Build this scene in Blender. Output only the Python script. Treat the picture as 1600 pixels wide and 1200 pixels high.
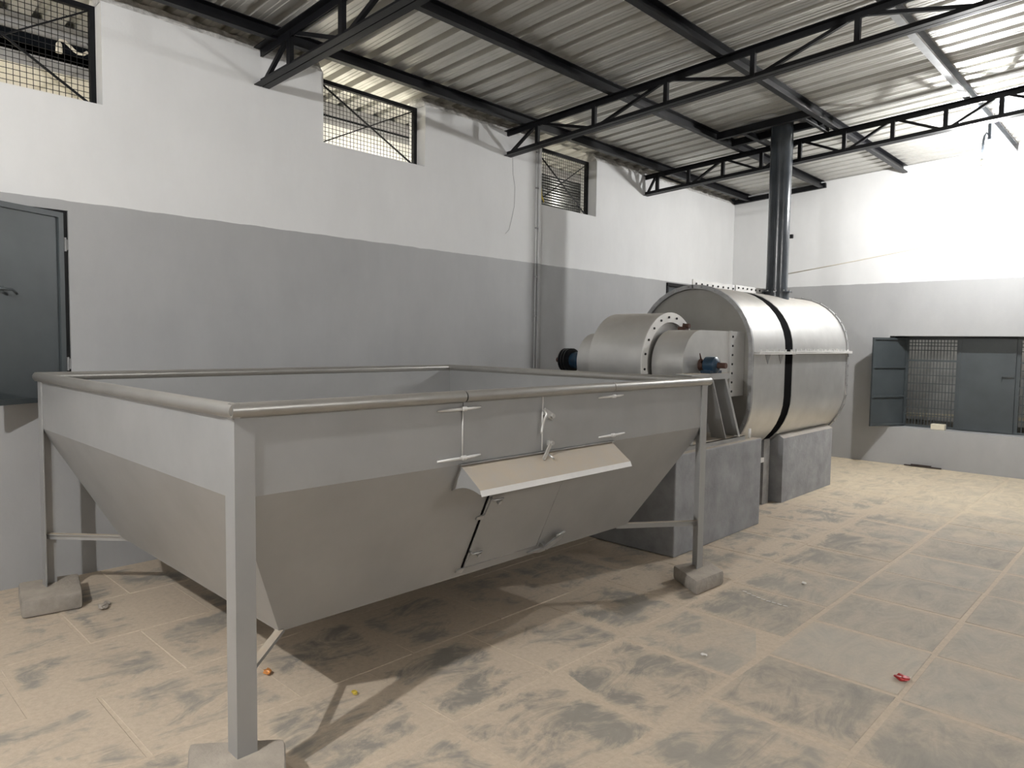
import bpy, bmesh, math, random
from mathutils import Vector, Matrix
random.seed(7)
for o in list(bpy.data.objects): bpy.data.objects.remove(o)
SC = bpy.context.scene
COL = SC.collection
PI = math.pi

# ------------------------------------------------------------------ camera, world, exposure
cam = bpy.data.cameras.new('camera'); camo = bpy.data.objects.new('camera', cam); COL.objects.link(camo)
r_ = (0.72066, 0.69315, 0.01366); u_ = (-0.05144, 0.03380, 0.99810); f_ = (-0.69138, 0.72000, -0.06001)
camo.matrix_world = Matrix(((r_[0], u_[0], -f_[0], 0), (r_[1], u_[1], -f_[1], 0), (r_[2], u_[2], -f_[2], 1.65), (0, 0, 0, 1)))
cam.sensor_width = 36; cam.lens = 36 * 1097.56 / 1600; cam.clip_start = 0.05; cam.clip_end = 200
SC.camera = camo
w = bpy.data.worlds.new('night'); SC.world = w; w.use_nodes = True
w.node_tree.nodes['Background'].inputs[0].default_value = (0.75, 0.85, 1, 1)
w.node_tree.nodes['Background'].inputs[1].default_value = 0.004
SC.view_settings.view_transform = 'Standard'; SC.view_settings.look = 'None'
SC.view_settings.gamma = 1; SC.view_settings.use_curve_mapping = False
SC.view_settings.exposure = 0.75
BULB_STRENGTH = 1900.0        # the bulb in view
BULB2_STRENGTH = 3100.0       # the bulb behind the camera
FILL_TUBE_STRENGTH = 235.0          # unseen fill tube added on the right-hand wall
BULB_COLOR = (1.0, 0.995, 0.985, 1)
LANE_STRENGTH = 300.0         # unseen bulbs added in the lane behind the left wall

# ------------------------------------------------------------------ room dimensions
XW, YB, XR, YF = -5.46, 10.88, 4.2, -4.5      # left wall, back wall, right wall, front wall
ZD = 2.552                                    # top of the grey dado
def ztop(x): return 3.905 + 0.048 * (x + 5.4)     # truss top chord centre
def zroof(x): return ztop(x) + 0.135              # underside of the roof sheets

# ------------------------------------------------------------------ materials
MATS = {}
def nmat(name):
    m = bpy.data.materials.new(name); m.use_nodes = True
    nt = m.node_tree; b = nt.nodes['Principled BSDF']
    MATS[name] = m
    return m, nt, b
def N(nt, t, **k):
    n = nt.nodes.new(t)
    for a, v in k.items():
        if a.startswith('i_'):
            key = a[2:]; key = int(key) if key.isdigit() else key
            n.inputs[key].default_value = v
        else: setattr(n, a, v)
    return n
def ramp(nt, src, stops):
    r = nt.nodes.new('ShaderNodeValToRGB'); e = r.color_ramp.elements
    e[0].position, e[0].color = stops[0][0], (*stops[0][1], 1)
    e[1].position, e[1].color = stops[-1][0], (*stops[-1][1], 1)
    for p, c in stops[1:-1]:
        x = e.new(p); x.color = (*c, 1)
    nt.links.new(src, r.inputs[0]); return r
def mixc(nt, fac, a, b):
    m = nt.nodes.new('ShaderNodeMix'); m.data_type = 'RGBA'
    if isinstance(fac, float): m.inputs[0].default_value = fac
    else: nt.links.new(fac, m.inputs[0])
    for s, i in ((a, 6), (b, 7)):
        if isinstance(s, tuple): m.inputs[i].default_value = (*s, 1)
        else: nt.links.new(s, m.inputs[i])
    return m.outputs[2]
def mathn(nt, op, a, b=None, clamp=False):
    m = nt.nodes.new('ShaderNodeMath'); m.operation = op; m.use_clamp = clamp
    for s, i in ((a, 0), (b, 1)):
        if s is None: continue
        if isinstance(s, (int, float)): m.inputs[i].default_value = s
        else: nt.links.new(s, m.inputs[i])
    return m.outputs[0]
def noise(nt, scale, detail=4, rough=0.55, vec=None, stretch=None, dist=0.0):
    n = N(nt, 'ShaderNodeTexNoise', i_Scale=scale, i_Detail=detail, i_Roughness=rough, i_Distortion=dist)
    if vec is None:
        g = nt.nodes.new('ShaderNodeNewGeometry'); vec = g.outputs['Position']
    if stretch:
        mp = nt.nodes.new('ShaderNodeMapping'); mp.inputs['Scale'].default_value = stretch
        nt.links.new(vec, mp.inputs[0]); vec = mp.outputs[0]
    nt.links.new(vec, n.inputs['Vector']); return n.outputs['Fac']
def bump(nt, b, h, strength, dist=0.01):
    bp = N(nt, 'ShaderNodeBump', i_Strength=strength, i_Distance=dist)
    nt.links.new(h, bp.inputs['Height']); nt.links.new(bp.outputs[0], b.inputs['Normal'])

def plain(name, col, rough=0.5, metal=0.0, var=0.12, scale=6, bmp=0.0, dust=None, spec=0.5, stretch=None):
    m, nt, b = nmat(name)
    n = noise(nt, scale, 5, 0.6, stretch=stretch)
    lo = tuple(c * (1 - var) for c in col); hi = tuple(min(1, c * (1 + var)) for c in col)
    rp = ramp(nt, n, [(0.3, lo), (0.7, hi)]); out = rp.outputs[0]
    b.inputs['Roughness'].default_value = rough; b.inputs['Metallic'].default_value = metal
    b.inputs['Specular IOR Level'].default_value = spec
    if dust:                                   # settled dust on faces that look upward
        g = nt.nodes.new('ShaderNodeNewGeometry'); s = nt.nodes.new('ShaderNodeSeparateXYZ')
        nt.links.new(g.outputs['Normal'], s.inputs[0])
        a = mathn(nt, 'SUBTRACT', s.outputs[2], 0.45); a = mathn(nt, 'MULTIPLY', a, dust[1], True)
        nn = noise(nt, 9, 5, 0.65); a = mathn(nt, 'MULTIPLY', a, mathn(nt, 'ADD', nn, 0.25), True)
        out = mixc(nt, a, out, dust[0])
        mm = mathn(nt, 'MULTIPLY', mathn(nt, 'SUBTRACT', 1.0, a), metal); nt.links.new(mm, b.inputs['Metallic'])
        rr = mathn(nt, 'ADD', mathn(nt, 'MULTIPLY', a, 0.85 - rough), rough); nt.links.new(rr, b.inputs['Roughness'])
    nt.links.new(out, b.inputs['Base Color'])
    if bmp: bump(nt, b, noise(nt, scale * 6, 4), bmp)
    return m
DUST = (0.42, 0.35, 0.26)
M_SILVER = plain('silver_paint', (0.385, 0.388, 0.388), 0.42, 0.45, 0.06, 3, 0.02, ((0.46, 0.38, 0.28), 2.2))
M_SILVER2 = plain('silver_sheet', (0.58, 0.575, 0.56), 0.34, 0.65, 0.08, 4, 0.03, (DUST, 1.0))
M_ENDPLATE = plain('end_plate', (0.27, 0.26, 0.24), 0.45, 0.5, 0.1, 3, 0.02)
M_FLANGE = plain('flange_steel', (0.34, 0.34, 0.34), 0.5, 0.5, 0.2, 12, 0.05)
M_PALE = plain('pale_strip', (0.70, 0.69, 0.67), 0.5, 0.15, 0.06, 8)
M_RIM = plain('rim_pipe', (0.40, 0.39, 0.37), 0.36, 0.75, 0.08, 5, 0.02, (DUST, 0.45))
M_BLACK = plain('black_steel', (0.005, 0.0053, 0.007), 0.45, 0.0, 0.35, 9, 0.05, None, 0.3)
M_INK = plain('shade_black', (0.002, 0.002, 0.0025), 0.9, 0, 0.2, 9, 0.0, None, 0.05)  # near-black colour standing in for shade in gaps and openings
M_GALV = plain('galvanised', (0.50, 0.51, 0.52), 0.32, 0.85, 0.2, 5)
M_SLATE = plain('slate_paint', (0.056, 0.066, 0.071), 0.40, 0.0, 0.14, 3, 0.02)
M_PIPE = plain('chimney_paint', (0.040, 0.047, 0.055), 0.22, 0.0, 0.25, 5, 0.02)
M_PLINTH = plain('plinth_paint', (0.285, 0.289, 0.30), 0.75, 0, 0.22, 5, 0.25, (DUST, 1.6))
M_CONC = plain('concrete', (0.33, 0.30, 0.265), 0.9, 0, 0.22, 9, 0.4, ((0.40, 0.34, 0.27), 1.0))
M_MORTAR = plain('mortar', (0.62, 0.61, 0.59), 0.95, 0, 0.35, 14, 0.8)
M_BLUE = plain('blue_paint', (0.012, 0.035, 0.065), 0.35, 0.1, 0.4, 14)
M_RUST = plain('rust', (0.07, 0.032, 0.022), 0.7, 0.2, 0.5, 20)
M_RUBBER = plain('black_rubber', (0.006, 0.006, 0.007), 0.45, 0, 0.2, 8)
M_WHITEP = plain('white_plastic', (0.72, 0.68, 0.60), 0.45, 0, 0.06, 8)
M_CREAM = plain('cream_block', (0.68, 0.63, 0.50), 0.8, 0, 0.1, 12)
M_LANEW = plain('lane_wall', (0.70, 0.66, 0.56), 0.85, 0, 0.1, 3, 0.2)
M_YARDW = plain('yard_wall', (0.50, 0.50, 0.49), 0.85, 0, 0.25, 6, 0.2)
M_LANEWHITE = plain('lane_white', (0.82, 0.82, 0.80), 0.85, 0, 0.05, 3, 0.1)
M_LANEGREY = plain('lane_beam', (0.30, 0.30, 0.31), 0.7, 0, 0.1, 3)
M_DARKSHEET = plain('dark_sheet', (0.10, 0.105, 0.11), 0.28, 0.75, 0.2, 4)
M_SKYSHEET = plain('clear_roof_sheet', (0.62, 0.68, 0.76), 0.35, 0, 0.06, 4)
M_RED = plain('red_wrapper', (0.35, 0.02, 0.02), 0.4, 0, 0.5, 60)
M_ORANGE = plain('orange_wrapper', (0.55, 0.22, 0.06), 0.4, 0, 0.6, 60)
M_GOLD = plain('gold_wrapper', (0.75, 0.55, 0.08), 0.35, 0.3, 0.4, 60)
M_PAPER = plain('white_scrap', (0.7, 0.68, 0.64), 0.8, 0, 0.1, 30)
M_SCRAP = plain('brown_scrap', (0.05, 0.035, 0.03), 0.8, 0, 0.4, 30)
M_SCRAPWALL = plain('stained_concrete', (0.13, 0.125, 0.11), 0.9, 0, 0.5, 9, 0.3)
M_RIDGE = plain('tan_plaster', (0.68, 0.64, 0.56), 0.9, 0, 0.06, 10)

def roof_mat(name, col, rough):
    m, nt, b = nmat(name)
    a = noise(nt, 1.1, 5, 0.6, stretch=(0.5, 6, 1)); c = noise(nt, 7, 5, 0.7)
    s = mathn(nt, 'ADD', mathn(nt, 'MULTIPLY', a, 0.6), mathn(nt, 'MULTIPLY', c, 0.4))
    rp = ramp(nt, s, [(0.3, tuple(x * 0.86 for x in col)), (0.7, col)])
    nt.links.new(rp.outputs[0], b.inputs['Base Color'])
    b.inputs['Metallic'].default_value = 0.6
    rr = N(nt, 'ShaderNodeMapRange', i_1=0.3, i_2=0.7, i_3=rough + 0.08, i_4=rough - 0.04); nt.links.new(c, rr.inputs[0])
    nt.links.new(rr.outputs[0], b.inputs['Roughness'])
    return m
M_ROOF = roof_mat('roof_sheet_metal', (0.62, 0.61, 0.575), 0.40)

def wall_mat():
    m, nt, b = nmat('wall_paint')
    g = nt.nodes.new('ShaderNodeNewGeometry'); s = nt.nodes.new('ShaderNodeSeparateXYZ'); nt.links.new(g.outputs['Position'], s.inputs[0])
    edge = mathn(nt, 'ADD', s.outputs[2], mathn(nt, 'MULTIPLY', mathn(nt, 'SUBTRACT', noise(nt, 5, 3), 0.5), 0.02))
    fac = mathn(nt, 'GREATER_THAN', edge, ZD)
    n = noise(nt, 1.3, 6, 0.6); n2 = noise(nt, 5, 5, 0.65, stretch=(1, 1, 0.35))
    mixn = mathn(nt, 'ADD', mathn(nt, 'MULTIPLY', n, 0.6), mathn(nt, 'MULTIPLY', n2, 0.4))
    gr = ramp(nt, mixn, [(0.3, (0.335, 0.337, 0.338)), (0.7, (0.395, 0.397, 0.398))])
    wh = ramp(nt, mixn, [(0.3, (0.67, 0.673, 0.672)), (0.7, (0.74, 0.743, 0.742))])
    nt.links.new(mixc(nt, fac, gr.outputs[0], wh.outputs[0]), b.inputs['Base Color'])
    rg = mathn(nt, 'ADD', mathn(nt, 'MULTIPLY', fac, 0.25), 0.55); nt.links.new(rg, b.inputs['Roughness'])
    h = mathn(nt, 'ADD', noise(nt, 3.5, 3), mathn(nt, 'MULTIPLY', noise(nt, 45, 4), 0.25))
    bump(nt, b, h, 0.22, 0.012)
    return m
M_WALL = wall_mat()

def floor_mat(name, slab):
    """grey stone slabs under a film of tan dust, swept bare in patches"""
    m, nt, b = nmat(name)
    dustn = noise(nt, 2.3, 4, 0.6)
    smear = noise(nt, 5.5, 8, 0.74, stretch=(1, 0.45, 1), dist=1.6); fine = noise(nt, 38, 5, 0.7)
    g = nt.nodes.new('ShaderNodeNewGeometry'); s = nt.nodes.new('ShaderNodeSeparateXYZ'); nt.links.new(g.outputs['Position'], s.inputs[0])
    tan = ramp(nt, fine, [(0.25, (0.475, 0.39, 0.297)), (0.75, (0.61, 0.51, 0.398))]).outputs[0]
    sand = ramp(nt, smear, [(0.3, (0.52, 0.435, 0.31)), (0.7, (0.68, 0.585, 0.43))]).outputs[0]
    if slab:
        oi = nt.nodes.new('ShaderNodeObjectInfo')
        grey = ramp(nt, mathn(nt, 'ADD', mathn(nt, 'MULTIPLY', smear, 0.7), mathn(nt, 'MULTIPLY', oi.outputs['Random'], 0.3)),
                    [(0.3, (0.295, 0.274, 0.240)), (0.7, (0.47, 0.435, 0.372))]).outputs[0]
        v = mathn(nt, 'ADD', mathn(nt, 'MULTIPLY', dustn, 0.52), mathn(nt, 'MULTIPLY', smear, 0.48))
        # dust lies thicker towards the hopper and the left wall, and along the slab edges
        bias = N(nt, 'ShaderNodeMapRange', i_1=-3.0, i_2=-0.8, i_3=0.055, i_4=-0.02); nt.links.new(s.outputs[0], bias.inputs[0])
        v = mathn(nt, 'ADD', v, bias.outputs[0])
        uv = nt.nodes.new('ShaderNodeTexCoord'); su = nt.nodes.new('ShaderNodeSeparateXYZ'); nt.links.new(uv.outputs['Object'], su.inputs[0])
        ex = mathn(nt, 'MAXIMUM', mathn(nt, 'ABSOLUTE', su.outputs[0]), mathn(nt, 'ABSOLUTE', su.outputs[1]))
        er = N(nt, 'ShaderNodeMapRange', i_1=0.25, i_2=0.325, i_3=0.0, i_4=0.16); nt.links.new(ex, er.inputs[0])
        v = mathn(nt, 'ADD', v, mathn(nt, 'MULTIPLY', er.outputs[0], mathn(nt, 'ADD', smear, 0.3)))
        fr = N(nt, 'ShaderNodeMapRange', i_1=0.47, i_2=0.57, i_3=0.10, i_4=0.96); nt.links.new(v, fr.inputs[0])
        # the open floor to the right is walked clean: an even film with dusty edges
        soft = mathn(nt, 'ADD', mathn(nt, 'MULTIPLY', mathn(nt, 'SUBTRACT', v, 0.5), 2.2), 0.34, True)
        mx = N(nt, 'ShaderNodeMapRange', i_1=-2.3, i_2=-1.5, i_3=0.0, i_4=1.0); nt.links.new(s.outputs[0], mx.inputs[0])
        my = N(nt, 'ShaderNodeMapRange', i_1=2.7, i_2=3.7, i_3=0.15, i_4=1.0); nt.links.new(s.outputs[1], my.inputs[0])
        mk = mathn(nt, 'MULTIPLY', mx.outputs[0], my.outputs[0])
        fac = mathn(nt, 'ADD', mathn(nt, 'MULTIPLY', fr.outputs[0], mathn(nt, 'SUBTRACT', 1.0, mk)), mathn(nt, 'MULTIPLY', soft, mk), True)
        grey = mixc(nt, mathn(nt, 'MULTIPLY', mathn(nt, 'SUBTRACT', 1.0, mk), 0.45), grey, (0.15, 0.145, 0.138))
        base = mixc(nt, fac, grey, tan)
    else:
        base = tan
    sy = N(nt, 'ShaderNodeMapRange', i_1=7.0, i_2=8.6, i_3=0.0, i_4=1.0)
    yy = mathn(nt, 'ADD', s.outputs[1], mathn(nt, 'MULTIPLY', mathn(nt, 'SUBTRACT', dustn, 0.5), 2.5)); nt.links.new(yy, sy.inputs[0])
    f2 = mathn(nt, 'MULTIPLY', sy.outputs[0], mathn(nt, 'ADD', mathn(nt, 'MULTIPLY', smear, 0.9), 0.25), True)
    nt.links.new(mixc(nt, f2, base, sand), b.inputs['Base Color'])
    b.inputs['Roughness'].default_value = 0.72; b.inputs['Specular IOR Level'].default_value = 0.3
    bump(nt, b, mathn(nt, 'ADD', smear, mathn(nt, 'MULTIPLY', fine, 0.35)), 0.35, 0.006)
    return m
M_SLAB = floor_mat('stone_slab', True); M_JOINT = floor_mat('dusty_joint', False)

def bulb_mat(name, strength, col):
    m = bpy.data.materials.new(name); m.use_nodes = True; nt = m.node_tree; nt.nodes.clear()
    o = nt.nodes.new('ShaderNodeOutputMaterial'); e = N(nt, 'ShaderNodeEmission', i_Color=col, i_Strength=strength)
    nt.links.new(e.outputs[0], o.inputs[0]); return m
M_BULB = bulb_mat('lit_bulb', BULB_STRENGTH, BULB_COLOR)
M_BULB2 = bulb_mat('lit_bulb_near', BULB2_STRENGTH, BULB_COLOR)
M_YARDFILL = bulb_mat('lit_yard_fill', 190.0, (1.0, 0.97, 0.9, 1))
M_FILLTUBE = bulb_mat('lit_fill_tube', FILL_TUBE_STRENGTH, BULB_COLOR)
M_LANEFILL = bulb_mat('lit_lane_fill', LANE_STRENGTH, (1.0, 0.93, 0.78, 1))

# ------------------------------------------------------------------ mesh helpers (world coordinates)
def B(): return bmesh.new()
def box(bm, x0, x1, y0, y1, z0, z1):
    v = [bm.verts.new((x, y, z)) for x in (x0, x1) for y in (y0, y1) for z in (z0, z1)]
    for f in ((0, 1, 3, 2), (4, 6, 7, 5), (0, 4, 5, 1), (2, 3, 7, 6), (0, 2, 6, 4), (1, 5, 7, 3)):
        bm.faces.new([v[i] for i in f])
    return v
def frame_of(d, up=None):
    d = Vector(d).normalized()
    up = Vector(up) if up is not None else (Vector((0, 0, 1)) if abs(d.z) < 0.95 else Vector((1, 0, 0)))
    s = d.cross(up).normalized(); t = s.cross(d).normalized()
    return d, s, t
def bar(bm, p, q, w, h, up=None):
    """rectangular bar from p to q; w across, h along 'up'"""
    p, q = Vector(p), Vector(q); d, s, t = frame_of(q - p, up)
    rings = []
    for c in (p, q): rings.append([bm.verts.new(c + s * a * w / 2 + t * b_ * h / 2) for a, b_ in ((-1, -1), (1, -1), (1, 1), (-1, 1))])
    for i in range(4): bm.faces.new((rings[0][i], rings[0][(i + 1) % 4], rings[1][(i + 1) % 4], rings[1][i]))
    bm.faces.new(rings[0][::-1]); bm.faces.new(rings[1])
def angle(bm, p, q, a, b_, leg=0.05, t=0.006):
    """L-section from p to q: corner on the line, legs along unit vectors a and b_"""
    p, q, a, b_ = Vector(p), Vector(q), Vector(a), Vector(b_)
    prof = [(0, 0), (leg, 0), (leg, t), (t, t), (t, leg), (0, leg)]
    R0 = [bm.verts.new(p + a * u + b_ * v) for u, v in prof]; R1 = [bm.verts.new(q + a * u + b_ * v) for u, v in prof]
    n = len(prof)
    for i in range(n): bm.faces.new((R0[i], R0[(i + 1) % n], R1[(i + 1) % n], R1[i]))
    bm.faces.new(R0[::-1]); bm.faces.new(R1)
def tube(bm, pts, r, seg=10, cap=True):
    pts = [Vector(p) for p in pts]; rs = r if isinstance(r, (list, tuple)) else [r] * len(pts)
    rings = []; prev = None
    for i, p in enumerate(pts):
        d = (pts[min(i + 1, len(pts) - 1)] - pts[max(i - 1, 0)]).normalized()
        if prev is None: _, s, t = frame_of(d)
        else:
            s = (prev - d * prev.dot(d)).normalized(); t = s.cross(d).normalized()
        prev = s
        rings.append([bm.verts.new(p + (s * math.cos(2 * PI * k / seg) + t * math.sin(2 * PI * k / seg)) * rs[i]) for k in range(seg)])
    for a, b_ in zip(rings, rings[1:]):
        for k in range(seg):
            f = bm.faces.new((a[k], a[(k + 1) % seg], b_[(k + 1) % seg], b_[k])); f.smooth = True
    if cap: bm.faces.new(rings[0][::-1]); bm.faces.new(rings[-1])
def lathe(bm, prof, o, axis, seg=24):
    """prof: list of (radius, offset along axis)"""
    o = Vector(o); d, s, t = frame_of(axis); rings = []
    for r, h in prof:
        if r < 1e-5: rings.append([bm.verts.new(o + d * h)])
        else: rings.append([bm.verts.new(o + d * h + (s * math.cos(2 * PI * k / seg) + t * math.sin(2 * PI * k / seg)) * r) for k in range(seg)])
    for a, b_ in zip(rings, rings[1:]):
        for k in range(seg):
            l = (k + 1) % seg
            if len(a) == 1 and len(b_) == 1: continue
            if len(a) == 1: bm.faces.new((a[0], b_[l], b_[k]))
            elif len(b_) == 1: bm.faces.new((a[k], a[l], b_[0]))
            else: bm.faces.new((a[k], a[l], b_[l], b_[k]))
def panel(bm, pts, off):
    """plate: polygon pts, thickened by vector off"""
    off = Vector(off); a = [bm.verts.new(Vector(p)) for p in pts]; b_ = [bm.verts.new(Vector(p) + off) for p in pts]
    n = len(pts); bm.faces.new(a); bm.faces.new(b_[::-1])
    for i in range(n): bm.faces.new((a[i], b_[i], b_[(i + 1) % n], a[(i + 1) % n]))
def ring_extrude(bm, outer, inner, off):
    """closed band between two loops of equal count, thickened by off"""
    off = Vector(off); n = len(outer)
    L = [[bm.verts.new(Vector(p) + o) for p in loop] for loop in (outer, inner) for o in (Vector((0, 0, 0)), off)]
    o0, o1, i0, i1 = L
    for k in range(n):
        l = (k + 1) % n
        bm.faces.new((o0[k], o0[l], i0[l], i0[k])); bm.faces.new((o1[k], i1[k], i1[l], o1[l]))
        f = bm.faces.new((o0[k], o1[k], o1[l], o0[l])); f.smooth = True
        f = bm.faces.new((i0[k], i0[l], i1[l], i1[k])); f.smooth = True

WL = {}                                  # world position of every origin
def mesh_from(bm, name, center):
    bmesh.ops.recalc_face_normals(bm, faces=bm.faces)
    bmesh.ops.translate(bm, verts=bm.verts, vec=-center)
    me = bpy.data.meshes.new(name); bm.to_mesh(me); bm.free(); return me
def smooth_by_angle(me, deg=35):
    me.shade_smooth()
    bm = bmesh.new(); bm.from_mesh(me)
    for e in bm.edges:
        e.smooth = len(e.link_faces) == 2 and e.calc_face_angle(0) < math.radians(deg)
    bm.to_mesh(me); bm.free()
def put(o, world, parent):
    COL.objects.link(o); WL[o.name] = Vector(world)
    if parent is not None:
        o.parent = parent; o.location = Vector(world) - WL[parent.name]
    else: o.location = world
    return o
def obj(name, bm, mat, parent=None, bevel=0.0, smooth=None, origin=None):
    xs = [v.co for v in bm.verts]
    c = Vector([(min(v[i] for v in xs) + max(v[i] for v in xs)) / 2 for i in range(3)])
    if parent is None: c.z = min(v.z for v in xs)
    if origin is not None: c = Vector(origin)
    if bevel:
        bmesh.ops.recalc_face_normals(bm, faces=bm.faces)
        bmesh.ops.bevel(bm, geom=[e for e in bm.edges if len(e.link_faces) == 2 and e.calc_face_angle(0) > 0.6], offset=bevel, segments=2, profile=0.6, affect='EDGES')
    me = mesh_from(bm, name, c); me.materials.append(mat)
    if smooth: smooth_by_angle(me, smooth)
    return put(bpy.data.objects.new(name, me), c, parent)
def inst(name, me, loc, parent, rot=None):
    o = bpy.data.objects.new(name, me); put(o, loc, parent)
    if rot: o.rotation_euler = rot
    return o
def thing(name, label, cat, loc, group=None):
    o = bpy.data.objects.new(name, None); o.empty_display_size = 0.1; put(o, loc, None)
    o['label'] = label; o['category'] = cat
    if group: o['group'] = group
    return o
def tag(o, label, cat, group=None):
    o['label'] = label; o['category'] = cat
    if group: o['group'] = group
    return o
def struct(o, label=None):
    o['kind'] = 'structure'
    if label: o['label'] = label
    return o
def sempty(name, loc, label=None):
    o = bpy.data.objects.new(name, None); o.empty_display_size = 0.1; put(o, loc, None); return struct(o, label)
def hexbolt(r, h, axis):
    bm = B(); lathe(bm, [(0, 0), (r, 0), (r, h), (0, h)], (0, 0, 0), axis, 6)
    bmesh.ops.recalc_face_normals(bm, faces=bm.faces)
    me = bpy.data.meshes.new('bolt'); bm.to_mesh(me); bm.free(); return me

def wall_holes(axis, a, b_, u0, u1, z0, z1, holes):
    """slab between coordinate a (room face) and b_ on 'axis', spanning u and z, with rectangular holes (u0,u1,z0,z1)"""
    us = sorted({u0, u1, *[h[0] for h in holes], *[h[1] for h in holes]}); zs = sorted({z0, z1, *[h[2] for h in holes], *[h[3] for h in holes]})
    us = [u for u in us if u0 <= u <= u1]; zs = [z for z in zs if z0 <= z <= z1]
    def solid(i, j):
        if i < 0 or j < 0 or i >= len(us) - 1 or j >= len(zs) - 1: return False
        cu, cz = (us[i] + us[i + 1]) / 2, (zs[j] + zs[j + 1]) / 2
        return not any(h[0] < cu < h[1] and h[2] < cz < h[3] for h in holes)
    bm = B(); cache = {}
    def V(c, u, z):
        k = (c, u, z)
        if k not in cache: cache[k] = bm.verts.new((c, u, z) if axis == 0 else (u, c, z))
        return cache[k]
    for i in range(len(us) - 1):
        for j in range(len(zs) - 1):
            if not solid(i, j): continue
            p, q, r, s = us[i], us[i + 1], zs[j], zs[j + 1]
            for c in (a, b_): bm.faces.new((V(c, p, r), V(c, q, r), V(c, q, s), V(c, p, s)))
            if not solid(i - 1, j): bm.faces.new((V(a, p, r), V(b_, p, r), V(b_, p, s), V(a, p, s)))
            if not solid(i + 1, j): bm.faces.new((V(a, q, r), V(b_, q, r), V(b_, q, s), V(a, q, s)))
            if not solid(i, j - 1): bm.faces.new((V(a, p, r), V(b_, p, r), V(b_, q, r), V(a, q, r)))
            if not solid(i, j + 1): bm.faces.new((V(a, p, s), V(b_, p, s), V(b_, q, s), V(a, q, s)))
    return bm

# ------------------------------------------------------------------ walls, floor
XO = XW - 0.25
CLER = [(0.52, 1.59, 3.235), (3.30, 4.42, 3.345), (6.11, 7.17, 3.235)]         # clerestory openings y0 y1 sill
HOLES_L = [(y0, y1, z, 3.93) for y0, y1, z in CLER] + [(0.62, 1.365, 1.215, 2.485), (8.86, 10.0, 1.25, 2.52)]
struct(obj('wall_left', wall_holes(0, XW, XO, YF - 0.25, YB + 0.3, -0.05, 3.93, HOLES_L), M_WALL), 'long white plastered wall with a grey painted lower half and high mesh windows')
WIN_B = (-3.05, -0.62, 0.525, 1.805)
def back_bm():
    bm = wall_holes(1, YB, YB + 0.38, XW, XR, -0.05, 3.9, [WIN_B])
    # sloping head of the wall that follows the roof
    panel(bm, [(XW, YB, 3.9), (XR, YB, 3.9), (XR, YB, zroof(XR) - 0.005), (XW, YB, zroof(XW) - 0.005)], (0, 0.38, 0)); return bm
struct(obj('wall_back', back_bm(), M_WALL), 'end wall, white above and grey below, with a shuttered window near the floor')
bm = B(); box(bm, XR, XR + 0.25, YF - 0.25, YB + 0.3, -0.05, zroof(XR)); struct(obj('wall_right', bm, M_WALL))
bm = B(); panel(bm, [(XW, YF, -0.05), (XR, YF, -0.05), (XR, YF, zroof(XR) - 0.005), (XW, YF, zroof(XW) - 0.005)], (0, -0.25, 0)); struct(obj('wall_front', bm, M_WALL))

bm = B(); box(bm, XW - 0.25, XR + 0.25, YF - 0.25, YB + 0.3, -0.10, -0.004)
floor = struct(obj('floor', bm, M_JOINT, origin=(0, 0, 0)), 'dusty floor of square grey stone slabs with sandy joints')
# slabs: square stones laid in columns, each column with its own stagger
SL = 0.648
def slab_mesh(w_, h_, rnd):
    bm = B(); g = 0.007 + rnd * 0.004
    box(bm, -w_ / 2 + g, w_ / 2 - g, -h_ / 2 + g, h_ / 2 - g, -0.03, 0.0)
    bmesh.ops.recalc_face_normals(bm, faces=bm.faces)
    tope = [e for e in bm.edges if all(v.co.z > -0.001 for v in e.verts)]
    bmesh.ops.bevel(bm, geom=tope, offset=0.004, segments=1, affect='EDGES')
    me = bpy.data.meshes.new('slab'); bm.to_mesh(me); bm.free(); me.materials.append(M_SLAB); return me
SLABS = [slab_mesh(SL, SL, k / 3) for k in range(4)]
TIGHT = [slab_mesh(SL + 0.004, SL + 0.004, -1.2 + k * 0.15) for k in range(4)]
stag = {0: 0.0, 1: 2.57, 2: 2.96, 3: 3.58, 4: 3.2, -1: 1.61, -2: 2.0, -3: 1.75, -4: 1.5, -5: 2.1}
for ci in range(-5, 8):
    x0 = -2.21 + (ci - 1) * 0.655; xc = x0 + 0.3275
    if xc - 0.33 < XW - 0.4: continue
    y = stag.get(ci, 1.3 + (ci * 0.37) % 0.65)
    while y > -0.3: y -= 0.655
    while y < YB - 0.05:
        yc = y + 0.3275
        w0, w1 = max(x0, XW + 0.005), x0 + 0.655; h0, h1 = y, min(y + 0.655, YB - 0.005)
        if w1 - w0 > 0.1 and h1 - h0 > 0.1 and w1 < 1.6 and not (xc > -0.3 and yc < 0.8):
            full = (w1 - w0 > 0.65 and h1 - h0 > 0.65)
            buried = xc < -2.3                     # dust packs the joints near the hopper
            me = random.choice(TIGHT if buried else SLABS) if full else slab_mesh(w1 - w0 - 0.004, h1 - h0 - 0.004, -1.2 if buried else 0.3)
            o = inst('slab', me, ((w0 + w1) / 2 + random.uniform(-.003, .003), (h0 + h1) / 2 + random.uniform(-.004, .004), random.uniform(-0.0035, 0.0)), floor)
            o.rotation_euler = (random.uniform(-.0025, .0025), random.uniform(-.0025, .0025), random.uniform(-.006, .006) if full else 0)
        y += 0.655

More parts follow.
